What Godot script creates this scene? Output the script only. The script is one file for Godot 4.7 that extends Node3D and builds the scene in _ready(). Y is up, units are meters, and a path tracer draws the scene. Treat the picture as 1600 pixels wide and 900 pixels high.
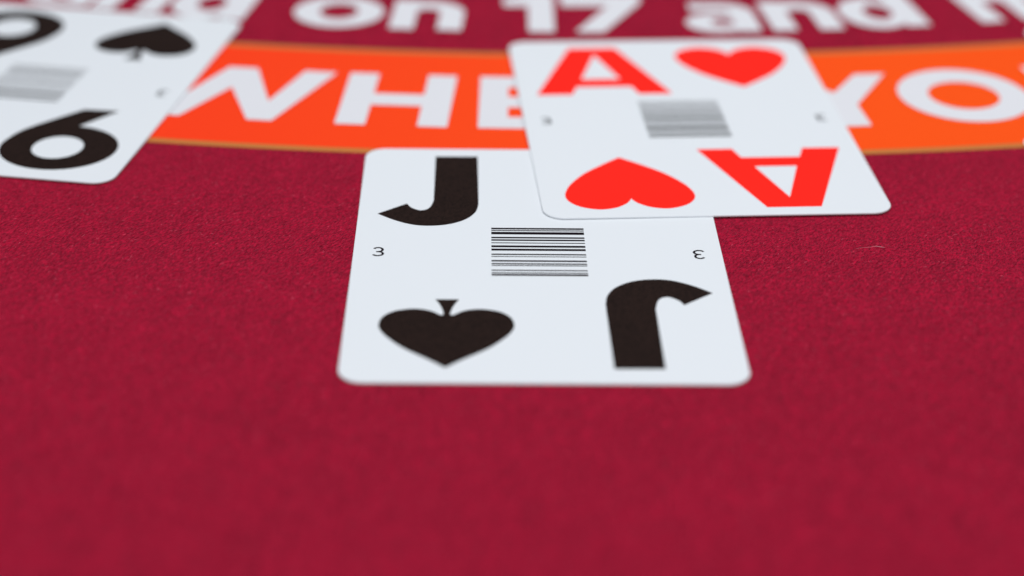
extends Node3D
# Playing cards dealt on the printed felt of a card table. Card and print shapes are drawn in millimetres (x right, y towards the viewer) and built in metres.

const MM := 0.001
const CARD_W := 63.0
const CARD_H := 88.0
const THICK := 0.3
# the printed arcs of the felt: common centre and the radius of the band's near edge
const ARC := Vector2(0.308, -922.97)
const R_LOW := 576.8
const R_TOP := 521.9
const SHIFT := -3.39

var mats := {}


func _ready():
	camera_and_light()
	make_materials()
	felt()
	cards()
	lint()


func camera_and_light():
	var cam := Camera3D.new()
	cam.name = "camera"
	cam.transform = Transform3D(Basis(Vector3(0.99987, 0.01421, -0.00742), Vector3(-0.01603, 0.88651, -0.46244), Vector3(0.0, 0.46252, 0.88659)).orthonormalized(), Vector3(0, 0.15263, 0))
	var lens := CameraAttributesPhysical.new()
	lens.frustum_focal_length = 83.2
	lens.frustum_near = 0.01
	lens.frustum_far = 10.0
	lens.frustum_focus_distance = 0.3455
	lens.exposure_aperture = 8.3
	cam.attributes = lens
	add_child(cam)
	cam.current = true

	var env := Environment.new()
	env.background_mode = Environment.BG_COLOR
	env.background_color = Color(0.44, 0.46, 0.48)
	env.tonemap_mode = Environment.TONE_MAPPER_LINEAR
	env.tonemap_exposure = 1.05
	env.sdfgi_enabled = true
	env.ssao_enabled = true
	env.ssil_enabled = true
	var we := WorldEnvironment.new()
	we.environment = env
	add_child(we)

	area_light("ceiling_softlight", Vector3(0.08, 0.70, -0.47), Vector3(0.03, 0, -0.36), Vector2(0.55, 0.45), 0.42, Color(0.985, 0.99, 1.0))
	area_light("room_softlight", Vector3(-0.1, 0.6, 0.55), Vector3(0.0, 0, -0.33), Vector2(0.9, 0.6), 0.48, Color(0.99, 0.99, 1.0))


func area_light(called: String, at: Vector3, to: Vector3, size: Vector2, energy: float, tint: Color):
	var l := AreaLight3D.new()
	l.name = called
	l.area_size = size
	l.light_color = tint
	l.light_energy = energy
	l.area_range = 6.0
	l.area_attenuation = 2.0
	l.shadow_enabled = true
	add_child(l)
	l.look_at_from_position(at, to, Vector3.FORWARD)


# ---------------------------------------------------------------- materials

func paint(called, c: Color, rough: float, spec := 0.5) -> StandardMaterial3D:
	var m := StandardMaterial3D.new()
	m.resource_name = called
	m.albedo_color = c
	m.roughness = rough
	m.metallic_specular = spec
	mats[called] = m
	return m


# grey noise that repeats without a seam: a small field of random values, enlarged smoothly
func noise_bytes(seed_: int, across: int, down: int, side: int) -> PackedByteArray:
	var rng := RandomNumberGenerator.new()
	rng.seed = seed_
	var small := Image.create(across, down, false, Image.FORMAT_L8)
	for y in down:
		for x in across:
			var v := (rng.randf() + rng.randf()) / 2.0
			small.set_pixel(x, y, Color(v, v, v))
	var px := 4
	var wide := Image.create(across + 2 * px, down + 2 * px, false, Image.FORMAT_L8)
	for oy in [px - down, px, px + down]:
		for ox in [px - across, px, px + across]:
			wide.blit_rect(small, Rect2i(0, 0, across, down), Vector2i(ox, oy))
	var kx := side / across
	var ky := side / down
	wide.resize((across + 2 * px) * kx, (down + 2 * px) * ky, Image.INTERPOLATE_CUBIC)
	var cut := wide.get_region(Rect2i(px * kx, px * ky, across * kx, down * ky))
	if cut.get_width() != side or cut.get_height() != side: cut.resize(side, side)
	return cut.get_data()


const TILE := 112.0
const SIDE := 2048


func make_materials():
	# nap of the felt: relief and the uneven dye of its fibres
	var big := noise_bytes(11, 256, 128, SIDE)
	var mid := noise_bytes(12, 512, 128, SIDE)
	var small := noise_bytes(13, 1024, 256, SIDE)
	var blotch := noise_bytes(14, 16, 16, SIDE)
	var patch := noise_bytes(15, 64, 32, SIDE)
	var grain := noise_bytes(16, 512, 256, SIDE)
	var relief := PackedByteArray()
	var dye := PackedByteArray()
	relief.resize(SIDE * SIDE)
	dye.resize(SIDE * SIDE)
	for k in SIDE * SIDE:
		var r := clampi(128 + ((big[k] - 128) * 16 + (mid[k] - 128) * 32 + (small[k] - 128) * 36 + (patch[k] - 128) * 5) / 64, 0, 255)
		relief[k] = r
		dye[k] = clampi(232 + ((grain[k] - 128) * 50 + (blotch[k] - 128) * 6 + (patch[k] - 128) * 6 + (r - 128) * 16) / 100, 0, 255)
	var rt := ImageTexture.create_from_image(Image.create_from_data(SIDE, SIDE, false, Image.FORMAT_L8, relief))
	var dt := ImageTexture.create_from_image(Image.create_from_data(SIDE, SIDE, false, Image.FORMAT_L8, dye))
	for a in [["felt_maroon", Color(0.755, 0.078, 0.222)], ["felt_orange", Color(0.965, 0.325, 0.11)], ["felt_gold", Color(0.75, 0.46, 0.24)], ["felt_white", Color(0.852, 0.852, 0.868)]]:
		var m := paint(a[0], a[1], 0.95, 0.15)
		if a[0] == "felt_maroon": m.albedo_texture = dt
		m.heightmap_enabled = true
		m.heightmap_texture = rt
		m.heightmap_scale = 0.16 if a[0] == "felt_maroon" else 0.008
		m.rim_enabled = true
		m.rim = 0.9 if a[0] == "felt_maroon" else 0.15
		m.rim_tint = 0.8
	var black := paint("black_ink", Color(0.15, 0.10, 0.085), 0.6, 0.15)
	black.albedo_texture = dt
	mats["felt_orange"].vertex_color_use_as_albedo = true
	paint("card_stock", Color(0.885, 0.90, 0.915), 0.42, 0.45)
	paint("red_ink", Color(1.0, 0.155, 0.115), 0.6, 0.12)
	paint("barcode_ink", Color(0.075, 0.03, 0.06), 0.6, 0.15)
	paint("lint", Color(0.80, 0.54, 0.58), 0.8, 0.3)
	paint("loose_fibre", Color(0.92, 0.37, 0.47), 0.8, 0.3)


# ---------------------------------------------------------------- naming and meshes

func tag(o, label, category = "", group = "", kind = ""):
	o.set_meta("label", label)
	if category: o.set_meta("category", category)
	if group: o.set_meta("group", group)
	if kind: o.set_meta("kind", kind)
	return o


func put(called, st: SurfaceTool, m, parent) -> MeshInstance3D:
	var o := MeshInstance3D.new()
	o.name = called
	o.mesh = st.commit()
	o.material_override = mats[m]
	parent.add_child(o, true)
	return o


func tool() -> SurfaceTool:
	var st := SurfaceTool.new()
	st.begin(Mesh.PRIMITIVE_TRIANGLES)
	return st


func tri(st: SurfaceTool, a: Vector3, b: Vector3, c: Vector3):
	# front faces run clockwise; the normal is that of the winding
	var n := (c - a).cross(b - a).normalized()
	for p in [a, b, c]:
		st.set_normal(n)
		st.set_uv(Vector2(p.x, p.z).rotated(-0.5) / (TILE * MM))
		st.add_vertex(p)


func flat(st: SurfaceTool, poly: PackedVector2Array, y: float, to_place: Callable):
	var idx := Geometry2D.triangulate_polygon(poly)
	for k in range(0, idx.size(), 3):
		var p: Vector2 = to_place.call(poly[idx[k]])
		var q: Vector2 = to_place.call(poly[idx[k + 1]])
		var r: Vector2 = to_place.call(poly[idx[k + 2]])
		if (q - p).cross(r - p) < 0.0:
			var s := q
			q = r
			r = s
		tri(st, Vector3(p.x, y, p.y) * MM, Vector3(q.x, y, q.y) * MM, Vector3(r.x, y, r.y) * MM)


# joins outlines into one and cuts holes; every result is a plain polygon without overlaps
func join(outlines: Array, holes := []) -> Array:
	var done := [outlines[0]]
	for k in range(1, outlines.size()):
		var next: PackedVector2Array = outlines[k]
		var rest := []
		for d in done:
			var m := Geometry2D.merge_polygons(d, next)
			if m.size() == 1:
				next = m[0]
			else:
				var solid := []
				for p in m:
					if not Geometry2D.is_polygon_clockwise(p):
						solid.append(p)
				if solid.size() == 1:
					next = solid[0]
				else:
					rest.append(d)
		rest.append(next)
		done = rest
	for h in holes:
		var mid := 0.0
		for p in h: mid += p.x / h.size()
		var cut := []
		for side in [[-999.0, mid], [mid, 999.0]]:
			var box := PackedVector2Array([Vector2(side[0], -999), Vector2(side[1], -999), Vector2(side[1], 999), Vector2(side[0], 999)])
			for d in done:
				for half in Geometry2D.intersect_polygons(d, box):
					cut.append_array(Geometry2D.clip_polygons(half, h))
		done = cut
	return done


func ellipse(c: Vector2, rx: float, ry: float, n := 48) -> PackedVector2Array:
	var p := PackedVector2Array()
	for k in n:
		p.append(c + Vector2(cos(TAU * k / n) * rx, sin(TAU * k / n) * ry))
	return p


func arc(c: Vector2, rx: float, ry: float, from: float, to: float, n := 14) -> PackedVector2Array:
	var p := PackedVector2Array()
	for k in n + 1:
		var a := deg_to_rad(lerpf(from, to, float(k) / n))
		p.append(c + Vector2(cos(a) * rx, sin(a) * ry))
	return p


func rect(x0: float, y0: float, x1: float, y1: float) -> PackedVector2Array:
	return PackedVector2Array([Vector2(x0, y0), Vector2(x1, y0), Vector2(x1, y1), Vector2(x0, y1)])


func pts(a: Array) -> PackedVector2Array:
	var p := PackedVector2Array()
	for k in range(0, a.size(), 2): p.append(Vector2(a[k], a[k + 1]))
	return p


# a smooth curve through the points
func curve(a: Array, n := 6) -> PackedVector2Array:
	var p := pts(a)
	var out := PackedVector2Array()
	for k in p.size() - 1:
		var before := p[maxi(k - 1, 0)]
		var after := p[mini(k + 2, p.size() - 1)]
		for j in n:
			out.append(p[k].cubic_interpolate(p[k + 1], before, after, float(j) / n))
	out.append(p[p.size() - 1])
	return out


func stroke(path: PackedVector2Array, width: float, join_type := Geometry2D.JOIN_ROUND, end := Geometry2D.END_BUTT) -> Array:
	return Geometry2D.offset_polyline(path, width / 2.0, join_type, end)


# half of a symmetric shape (offsets to the right of its axis, from one end to the other) mirrored into a whole
func mirrored(half: PackedVector2Array, cx: float) -> PackedVector2Array:
	var out := PackedVector2Array()
	for p in half: out.append(Vector2(cx + p.x, p.y))
	for k in range(half.size() - 1, -1, -1):
		if half[k].x > 0.001: out.append(Vector2(cx - half[k].x, half[k].y))
	return out


# ---------------------------------------------------------------- the felt and its print

func on_arc(centre_s: float, mid_t: float) -> Callable:
	# letters stand on the arc: s runs along it (measured on the band's near edge), t away from the viewer
	var turn := (centre_s + SHIFT * R_LOW / (R_LOW - mid_t)) / R_LOW
	var k := (R_LOW - mid_t) / R_LOW
	return func(p: Vector2) -> Vector2:
		var local := Vector2((p.x - centre_s) * k, R_LOW - p.y)
		return ARC + Vector2(local.x * cos(turn) + local.y * sin(turn), local.y * cos(turn) - local.x * sin(turn))


func ring_band(st: SurfaceTool, t0: float, t1: float, y: float, tinted := false):
	var n := 120
	for k in n:
		var s := [lerpf(-230, 230, float(k) / n), lerpf(-230, 230, float(k + 1) / n)]
		var c := []
		for e in [[0, t1], [1, t1], [1, t0], [0, t0]]:
			var a: float = s[e[0]] / R_LOW
			var r: float = R_LOW - e[1]
			c.append(Vector3(ARC.x + r * sin(a), y, ARC.y + r * cos(a)) * MM)
		for t in [[0, 1, 2], [0, 2, 3]]:
			var nn := Vector3.UP
			for j in t:
				st.set_normal(nn)
				if tinted:
					# the dye turns a little yellower from left to right
					var f := clampf((c[j].x / MM + 70.0) / 150.0, 0.0, 1.0)
					st.set_color(Color(1.0, lerpf(0.56, 1.0, f), lerpf(1.0, 0.75, f)))
				st.set_uv(Vector2(c[j].x, c[j].z).rotated(-0.5) / (TILE * MM))
				st.add_vertex(c[j])


func letter(shape: Array, centre_s: float, mid_t: float, parent, text: String, y := 0.09):
	var st := tool()
	for p in shape:
		flat(st, p, y, on_arc(centre_s, mid_t))
	var o := put("letter" if not text.is_valid_int() else "numeral", st, "felt_white", parent)
	tag(o, "white printed %s" % text)


func felt():
	var st := tool()
	# one sheet with a soft, barely uneven surface
	var x0 := -600.0
	var z0 := -1100.0
	var nx := 60
	var nz := 68
	var h := FastNoiseLite.new()
	h.seed = 3
	h.frequency = 0.006
	var grid := func(i: int, j: int) -> Vector3:
		var p := Vector2(x0 + i * 20.0, z0 + j * 20.0)
		return Vector3(p.x, -0.05 - 0.05 * absf(h.get_noise_2d(p.x, p.y)), p.y) * MM
	for j in nz:
		for i in nx:
			var a: Vector3 = grid.call(i, j)
			var b: Vector3 = grid.call(i + 1, j)
			var c: Vector3 = grid.call(i + 1, j + 1)
			var d: Vector3 = grid.call(i, j + 1)
			tri(st, a, b, c)
			tri(st, a, c, d)
	var table := put("table_felt", st, "felt_maroon", self)
	tag(table, "maroon felt of the card table with white lettering and an orange band", "table", "", "structure")

	loose_fibres(table)

	st = tool()
	ring_band(st, 0.0, 2.1, 0.03)
	put("band_border", st, "felt_gold", table)
	st = tool()
	ring_band(st, 52.8, 54.9, 0.03)
	put("band_border", st, "felt_gold", table)
	st = tool()
	ring_band(st, 2.1, 52.8, 0.04, true)
	var band := put("orange_band", st, "felt_orange", table)

	var b := 13.6
	var t := 40.7
	letter([pts([-78.3, t, -71.3, t, -67.1, 23.6, -60.9, t, -54.6, t, -48.3, 23.6, -44.1, t, -37.1, t, -45.4, b, -50.6, b, -57.7, 29.8, -64.8, b, -70.0, b])], -57.7, 27, band, "W")
	letter(join([rect(-33.2, b, -26.9, t), rect(-16.2, b, -10.0, t), rect(-28.0, 23.9, -15.0, 29.9)]), -21.6, 27, band, "H")
	var e := [rect(-4.3, b, 1.8, t), rect(0.5, b, 12.5, 19.3), rect(0.5, 24.3, 11.2, 29.9), rect(0.5, 34.9, 12.3, t)]
	letter(join(e), 4.0, 27, band, "E")
	letter([pts([21.0, b, 27.2, b, 27.2, 30.0, 37.6, b, 43.6, b, 43.6, t, 37.4, t, 37.4, 24.4, 27.0, t, 21.0, t])], 32.3, 27, band, "N")
	letter([pts([58.4, t, 65.2, t, 72.3, 31.0, 79.4, t, 86.2, t, 75.6, 24.4, 75.6, b, 69.0, b, 69.0, 24.4])], 72.3, 27, band, "Y")
	letter(join([ellipse(Vector2(99.9, 27.2), 14.0, 14.1)], [ellipse(Vector2(99.9, 27.0), 7.6, 7.4)]), 99.9, 27, band, "O")
	var u := PackedVector2Array([Vector2(122.4, t)])
	u.append_array(arc(Vector2(131.0, 24.6), 8.6, 8.2, 180, 360))
	u.append(Vector2(139.6, t))
	letter(stroke(u, 6.3), 131.0, 27, band, "U")

	# the line of small letters beyond the band: "... stand on 17 and m..."
	b = 67.9
	var xh := 86.6
	letter(small_a(-116.6, b + 2.2, xh + 2.2), -116.6, 77, table, "a")
	letter(small_n(-97.0, b + 1.6, xh + 1.6), -97.0, 77, table, "n")
	letter(small_d(-75.6, b + 0.9, xh + 0.9), -75.6, 77, table, "d")
	letter(join([ellipse(Vector2(-42.4, 77.2), 11.6, 9.9)], [ellipse(Vector2(-42.4, 77.5), 5.0, 5.0)]), -42.4, 77, table, "o")
	letter(small_n(-19.2, b, xh), -19.2, 77, table, "n")
	letter(join([rect(6.6, b, 13.2, 92.6), pts([0.2, 84.4, 8.0, 84.4, 8.0, 92.6, 7.0, 92.6, 0.2, 89.8])]), 9.5, 77, table, "1")
	letter([pts([15.6, 84.8, 27.6, 84.8, 18.2, b, 25.4, b, 36.6, 87.6, 36.6, 92.6, 15.6, 92.6])], 26.0, 77, table, "7")
	letter(small_a(56.2, b, xh), 56.2, 77, table, "a")
	letter(small_n(77.4, b, xh), 77.4, 77, table, "n")
	letter(small_d(99.0, b, xh), 99.0, 77, table, "d")
	var m := [rect(122.6, b, 128.8, xh)]
	for c in [131.6, 143.6]:
		var path := arc(Vector2(c, 80.2), 6.0, 3.6, 180, 0)
		path.append(Vector2(c + 6.0, b))
		m.append_array(pen(path, 6.2))
	letter(join(m), 137.0, 77, table, "m")


func loose_fibres(table):
	# single paler fibres that stand out of the nap
	var st := tool()
	var path := [Vector3(-0.24, 0.0, 0.0), Vector3(-0.1, 0.05, 0.03), Vector3(0.05, 0.09, 0.0), Vector3(0.2, 0.08, -0.06)]
	for k in 3:
		for i in 3:
			var q := []
			for e in [[k, i], [k, i + 1], [k + 1, i + 1], [k + 1, i]]:
				var w: float = TAU * e[1] / 3.0
				q.append((path[e[0]] + Vector3(0, sin(w), cos(w)) * 0.023) * MM)
			tri(st, q[0], q[1], q[2])
			tri(st, q[0], q[2], q[3])
	var mm := MultiMesh.new()
	mm.transform_format = MultiMesh.TRANSFORM_3D
	mm.mesh = st.commit()
	var rng := RandomNumberGenerator.new()
	rng.seed = 77
	var places := []
	while places.size() < 9000:
		var p := Vector2(rng.randf_range(-140, 150), rng.randf_range(-440, -200))
		var r := (p - ARC).length()
		if r > R_LOW + 0.5 or r < R_TOP - 0.5: places.append(p)
	mm.instance_count = places.size()
	for k in places.size():
		var b := Basis(Vector3.UP, rng.randf() * TAU).scaled(Vector3.ONE * rng.randf_range(0.5, 1.3))
		mm.set_instance_transform(k, Transform3D(b, Vector3(places[k].x, -0.07, places[k].y) * MM))
	var o := MultiMeshInstance3D.new()
	o.name = "loose_fibres"
	o.multimesh = mm
	o.material_override = mats["loose_fibre"]
	o.set_meta("kind", "stuff")
	table.add_child(o, true)


# a stroke whose level runs are thinner than its stems
func pen(path: PackedVector2Array, width: float) -> Array:
	var tall := PackedVector2Array()
	for p in path: tall.append(Vector2(p.x, p.y * 1.25))
	var out := []
	for o in stroke(tall, width):
		var low := PackedVector2Array()
		for p in o: low.append(Vector2(p.x, p.y / 1.25))
		out.append(low)
	return out


func small_a(c: float, b: float, xh: float) -> Array:
	var path := PackedVector2Array([Vector2(c - 6.8, xh - 2.4)])
	path.append_array(arc(Vector2(c + 0.2, xh - 6.6), 6.0, 4.0, 100, 0))
	path.append(Vector2(c + 6.2, b))
	var outlines := pen(path, 6.0)
	outlines.append(ellipse(Vector2(c - 1.2, b + 5.6), 8.2, 6.0))
	return join(outlines, [ellipse(Vector2(c + 0.2, b + 5.9), 3.1, 2.1)])


func small_n(c: float, b: float, xh: float) -> Array:
	var path := arc(Vector2(c, xh - 7.4), 6.1, 4.5, 180, 0)
	path.append(Vector2(c + 6.1, b))
	var outlines := [rect(c - 9.2, b, c - 3.0, xh)]
	outlines.append_array(pen(path, 6.2))
	return join(outlines)


func small_d(c: float, b: float, xh: float) -> Array:
	return join([ellipse(Vector2(c - 1.8, (b + xh) / 2), 9.0, 9.9), rect(c + 4.0, b, c + 10.2, xh + 8.0)], [ellipse(Vector2(c - 0.6, (b + xh) / 2 + 0.2), 3.7, 4.8)])


# ---------------------------------------------------------------- cards

func card(called, at: Vector2, top_mm: float, yaw: float, lean: float, label: String) -> Node3D:
	var o := Node3D.new()
	o.name = called
	add_child(o, true)
	# yaw turns the card on the table, lean lifts its left side (mm per mm)
	o.transform = Transform3D(Basis(Vector3.UP, -yaw) * Basis(Vector3.BACK, atan(lean)), Vector3(at.x, top_mm - THICK, at.y) * MM)
	tag(o, label, "playing card", "playing cards dealt on the felt")
	var st := tool()
	var r := 3.9
	var rim := func(inset: float) -> PackedVector2Array:
		var p := PackedVector2Array()
		for q in [[1, 1, 0], [-1, 1, 90], [-1, -1, 180], [1, -1, 270]]:
			p.append_array(arc(Vector2(q[0] * (CARD_W / 2 - r), q[1] * (CARD_H / 2 - r)), r - inset, r - inset, q[2], q[2] + 90, 12))
		return p
	var levels := [[0.03, 0.0], [0.0, 0.04], [0.0, THICK - 0.05], [0.05, THICK]]
	var loops := []
	for l in levels: loops.append(rim.call(l[0]))
	for k in 3:
		var n: int = loops[k].size()
		for i in n:
			var j := (i + 1) % n
			var a := Vector3(loops[k][i].x, levels[k][1], loops[k][i].y) * MM
			var b := Vector3(loops[k][j].x, levels[k][1], loops[k][j].y) * MM
			var c := Vector3(loops[k + 1][j].x, levels[k + 1][1], loops[k + 1][j].y) * MM
			var d := Vector3(loops[k + 1][i].x, levels[k + 1][1], loops[k + 1][i].y) * MM
			tri(st, a, b, c)
			tri(st, a, c, d)
	flat(st, loops[3], THICK, func(p): return p)
	flat(st, loops[0], 0.0, func(p): return p)
	put("card_stock", st, "card_stock", o)
	return o


func printed(called, shape: Array, ink, on: Node3D, turned := false, off := Vector2.ZERO):
	var st := tool()
	for p in shape:
		flat(st, p, THICK + 0.015, func(q): return (-q if turned else q) + off)
	return put(called, st, ink, on)


func spade() -> Array:
	# upright, centred on x = 0: point up (away), stem towards the viewer
	var half := curve([0, -39.5, 2.7, -36.9, 6.7, -33.3, 9.5, -29.6, 10.6, -27.2, 10.8, -25.5, 10.4, -23.5, 9.3, -21.9, 7.7, -20.9, 5.2, -20.4, 2.8, -21.0, 1.0, -22.5])
	half.append_array(curve([0.5, -22.3, 0.75, -20.6, 1.25, -18.8, 1.95, -17.1]))
	return [mirrored(half, 0.0)]


func heart() -> Array:
	# upright: notch and lobes away, point towards the viewer
	var half := curve([0, -36.4, 0.5, -37.6, 1.4, -38.8, 3.1, -40.1, 5.7, -40.8, 8.0, -40.3, 10.0, -39.1, 11.4, -37.1, 11.8, -34.8, 11.3, -32.3, 10.2, -29.6, 7.5, -25.4, 3.8, -21.5, 0, -18.0])
	return [mirrored(half, 0.0)]


func jack_letter() -> Array:
	var p := pts([-18.3, -40.4, -10.4, -40.5, -10.2, -21.6])
	p.append_array(curve([-10.2, -19.3, -10.7, -16.2, -12.3, -13.3, -15.1, -11.2, -18.5, -10.4, -21.7, -10.8, -25.0, -12.6, -28.1, -15.2]))
	p.append_array(curve([-23.0, -19.5, -22.2, -17.9, -20.5, -16.7, -19.0, -17.7, -18.3, -20.6, -18.25, -22.0]))
	return [p]


func ace_letter() -> Array:
	return join([pts([-27.8, -14.8, -20.6, -14.8, -19.3, -18.9, -8.1, -18.9, -7.0, -14.8, -0.2, -14.8, -8.9, -41.0, -18.8, -41.0])], [pts([-17.9, -23.1, -9.9, -23.1, -13.85, -36.8])])


func nine_digit() -> Array:
	# drawn as the lower index of the card, upside down: it reads as a six
	var low := curve([5.75, 27.3, 6.2, 25.2, 7.3, 22.5, 9.1, 19.6, 11.3, 16.4, 14.9, 11.3])
	var left := PackedVector2Array([Vector2(21.9, 10.8), Vector2(16.0, 21.0), Vector2(14.0, 27.5)])
	left.append_array(low)
	return join([ellipse(Vector2(16.6, 29.9), 11.2, 10.4), left], [ellipse(Vector2(16.4, 30.0), 4.8, 5.2)])


func three() -> Array:
	var path := arc(Vector2(0, -0.78), 0.78, 0.78, -155, 90, 12)
	var low := arc(Vector2(0, 0.74), 0.88, 0.76, -90, 155, 12)
	var mid := PackedVector2Array([Vector2(-0.3, -0.02), Vector2(0.2, -0.02)])
	var parts := []
	for p in [path, low, mid]:
		parts.append_array(stroke(p, 0.42))
	return join(parts)


func bars(list: Array, thin := 0.0) -> Array:
	var out := []
	for k in range(0, list.size(), 2):
		out.append(rect(-7.95, list[k] - 0.03 + thin, 8.2, list[k] + list[k + 1] + 0.03 - thin))
	return out


func serials(on: Node3D, x := 27.3):
	printed("serial_digit", three(), "barcode_ink", on, false, Vector2(-x, -0.1))
	printed("serial_digit", three(), "barcode_ink", on, true, Vector2(x + 0.3, 0.1))


func shifted(shape: Array, by: float) -> Array:
	var out := []
	for p in shape:
		var q := PackedVector2Array()
		for v in p: q.append(v + Vector2(by, 0))
		out.append(q)
	return out


func cards():
	# jack of spades, nearest the viewer
	var j := card("playing_card", Vector2(4.34, -305.0), 0.33, -0.0203, 0.0, "jack of spades lying flat, partly under the ace, nearest the viewer")
	printed("index_letter", jack_letter(), "black_ink", j)
	printed("index_letter", jack_letter(), "black_ink", j, true, Vector2(0.35, -0.9))
	printed("spade_pip", shifted(spade(), 15.2), "black_ink", j)
	printed("spade_pip", shifted(spade(), 15.2), "black_ink", j, true)
	printed("barcode", bars([-9.76, 0.56, -8.86, 0.3, -8.12, 0.92, -6.15, 0.5, -5.18, 0.5, -3.96, 0.25, -2.83, 0.68, -1.57, 0.7, 0.37, 0.4, 1.31, 0.2, 2.79, 0.5, 3.94, 0.36, 4.65, 0.24, 6.38, 0.32, 7.35, 0.26, 7.95, 0.55]), "barcode_ink", j)
	serials(j)

	# ace of hearts, its left corner resting on the jack
	var a := card("playing_card", Vector2(33.25, -364.4), 0.64, -0.0832, -0.003, "ace of hearts with red letters, overlapping the jack's upper right corner")
	printed("index_letter", ace_letter(), "red_ink", a, false, Vector2(0, 1.3))
	printed("index_letter", ace_letter(), "red_ink", a, true)
	printed("heart_pip", shifted(heart(), 15.1), "red_ink", a, false, Vector2(0, 1.3))
	printed("heart_pip", shifted(heart(), 15.1), "red_ink", a, true)
	printed("barcode", bars([-9.5, 0.3, -8.7, 0.3, -7.6, 0.5, -6.4, 0.3, -5.7, 0.4, -4.6, 0.5, -3.6, 0.4, -2.9, 0.3, -2.0, 0.6, -0.9, 0.7, 0.4, 0.4, 1.3, 0.5, 2.2, 0.3, 3.1, 0.3, 3.7, 0.9, 5.0, 0.4, 5.9, 0.3, 6.6, 0.5, 7.4, 0.3, 8.2, 0.6], 0.05), "barcode_ink", a)
	serials(a, 27.2)

	# nine of spades at the left edge of the picture, read upside down as a six
	var s := card("playing_card", Vector2(-97.83, -378.3), 0.5, 0.155, 0.0, "nine of spades lying tilted at the left, its lower digit reading as a six")
	printed("index_digit", nine_digit(), "black_ink", s)
	printed("index_digit", nine_digit(), "black_ink", s, true)
	printed("spade_pip", shifted(spade(), 15.2), "black_ink", s, false, Vector2(0, 0.6))
	printed("spade_pip", shifted(spade(), 15.2), "black_ink", s, true)
	printed("barcode", bars([-9.4, 0.4, -8.6, 0.3, -7.5, 0.4, -6.6, 0.6, -5.5, 0.3, -4.8, 0.5, -3.6, 0.3, -2.6, 0.4, -1.8, 0.3, -0.9, 0.6, 0.3, 0.3, 1.4, 0.3, 2.2, 0.5, 3.2, 0.3, 4.1, 0.7, 5.2, 0.5, 6.2, 0.6, 7.3, 0.3, 8.0, 0.7], 0.09), "barcode_ink", s)
	serials(s, 26.9)

	# two more cards, of which only a white corner reaches into the picture at the right
	var yaw := 0.70
	var u := Vector2(cos(yaw), sin(yaw))
	var v := Vector2(-sin(yaw), cos(yaw))
	var centre := Vector2(98.6 + 3.9, -355.7) + u * (CARD_W / 2 - 3.9) - v * (CARD_H / 2 - 3.9)
	card("playing_card", centre, 0.42, yaw, 0.0, "white card corner at the right edge on the near border of the orange band")
	yaw = 0.55
	u = Vector2(cos(yaw), sin(yaw))
	v = Vector2(-sin(yaw), cos(yaw))
	centre = Vector2(112.3 + 3.9, -416.0) + u * (CARD_W / 2 - 3.9) - v * (CARD_H / 2 - 3.9)
	card("playing_card", centre, 0.78, yaw, 0.0, "white card corner at the upper right edge beyond the orange band")


# ---------------------------------------------------------------- a thread of lint

func lint():
	var o := MeshInstance3D.new()
	o.name = "lint_thread"
	add_child(o, true)
	o.position = Vector3(0.0593, 0, -0.3096)
	var st := tool()
	var path := [[0.0, 0.02, 0.25, 0.02], [1.2, 0.1, 0.05, 0.025], [2.4, 0.16, -0.1, 0.03], [3.1, 0.22, -0.25, 0.045], [3.6, 0.26, -0.3, 0.075], [4.1, 0.24, -0.16, 0.085], [4.6, 0.2, -0.06, 0.07], [5.1, 0.1, -0.25, 0.03]]
	for k in path.size() - 1:
		var a = path[k]
		var b = path[k + 1]
		for i in 6:
			var q := []
			for e in [[a, i], [a, i + 1], [b, i + 1], [b, i]]:
				var w: float = TAU * e[1] / 6.0
				q.append(Vector3(e[0][0], e[0][1] + sin(w) * e[0][3] * 0.7, e[0][2] + cos(w) * e[0][3] * 0.7) * MM)
			tri(st, q[0], q[1], q[2])
			tri(st, q[0], q[2], q[3])
	o.mesh = st.commit()
	o.material_override = mats["lint"]
	tag(o, "pale thread of lint on the maroon felt, to the right of the jack", "lint")
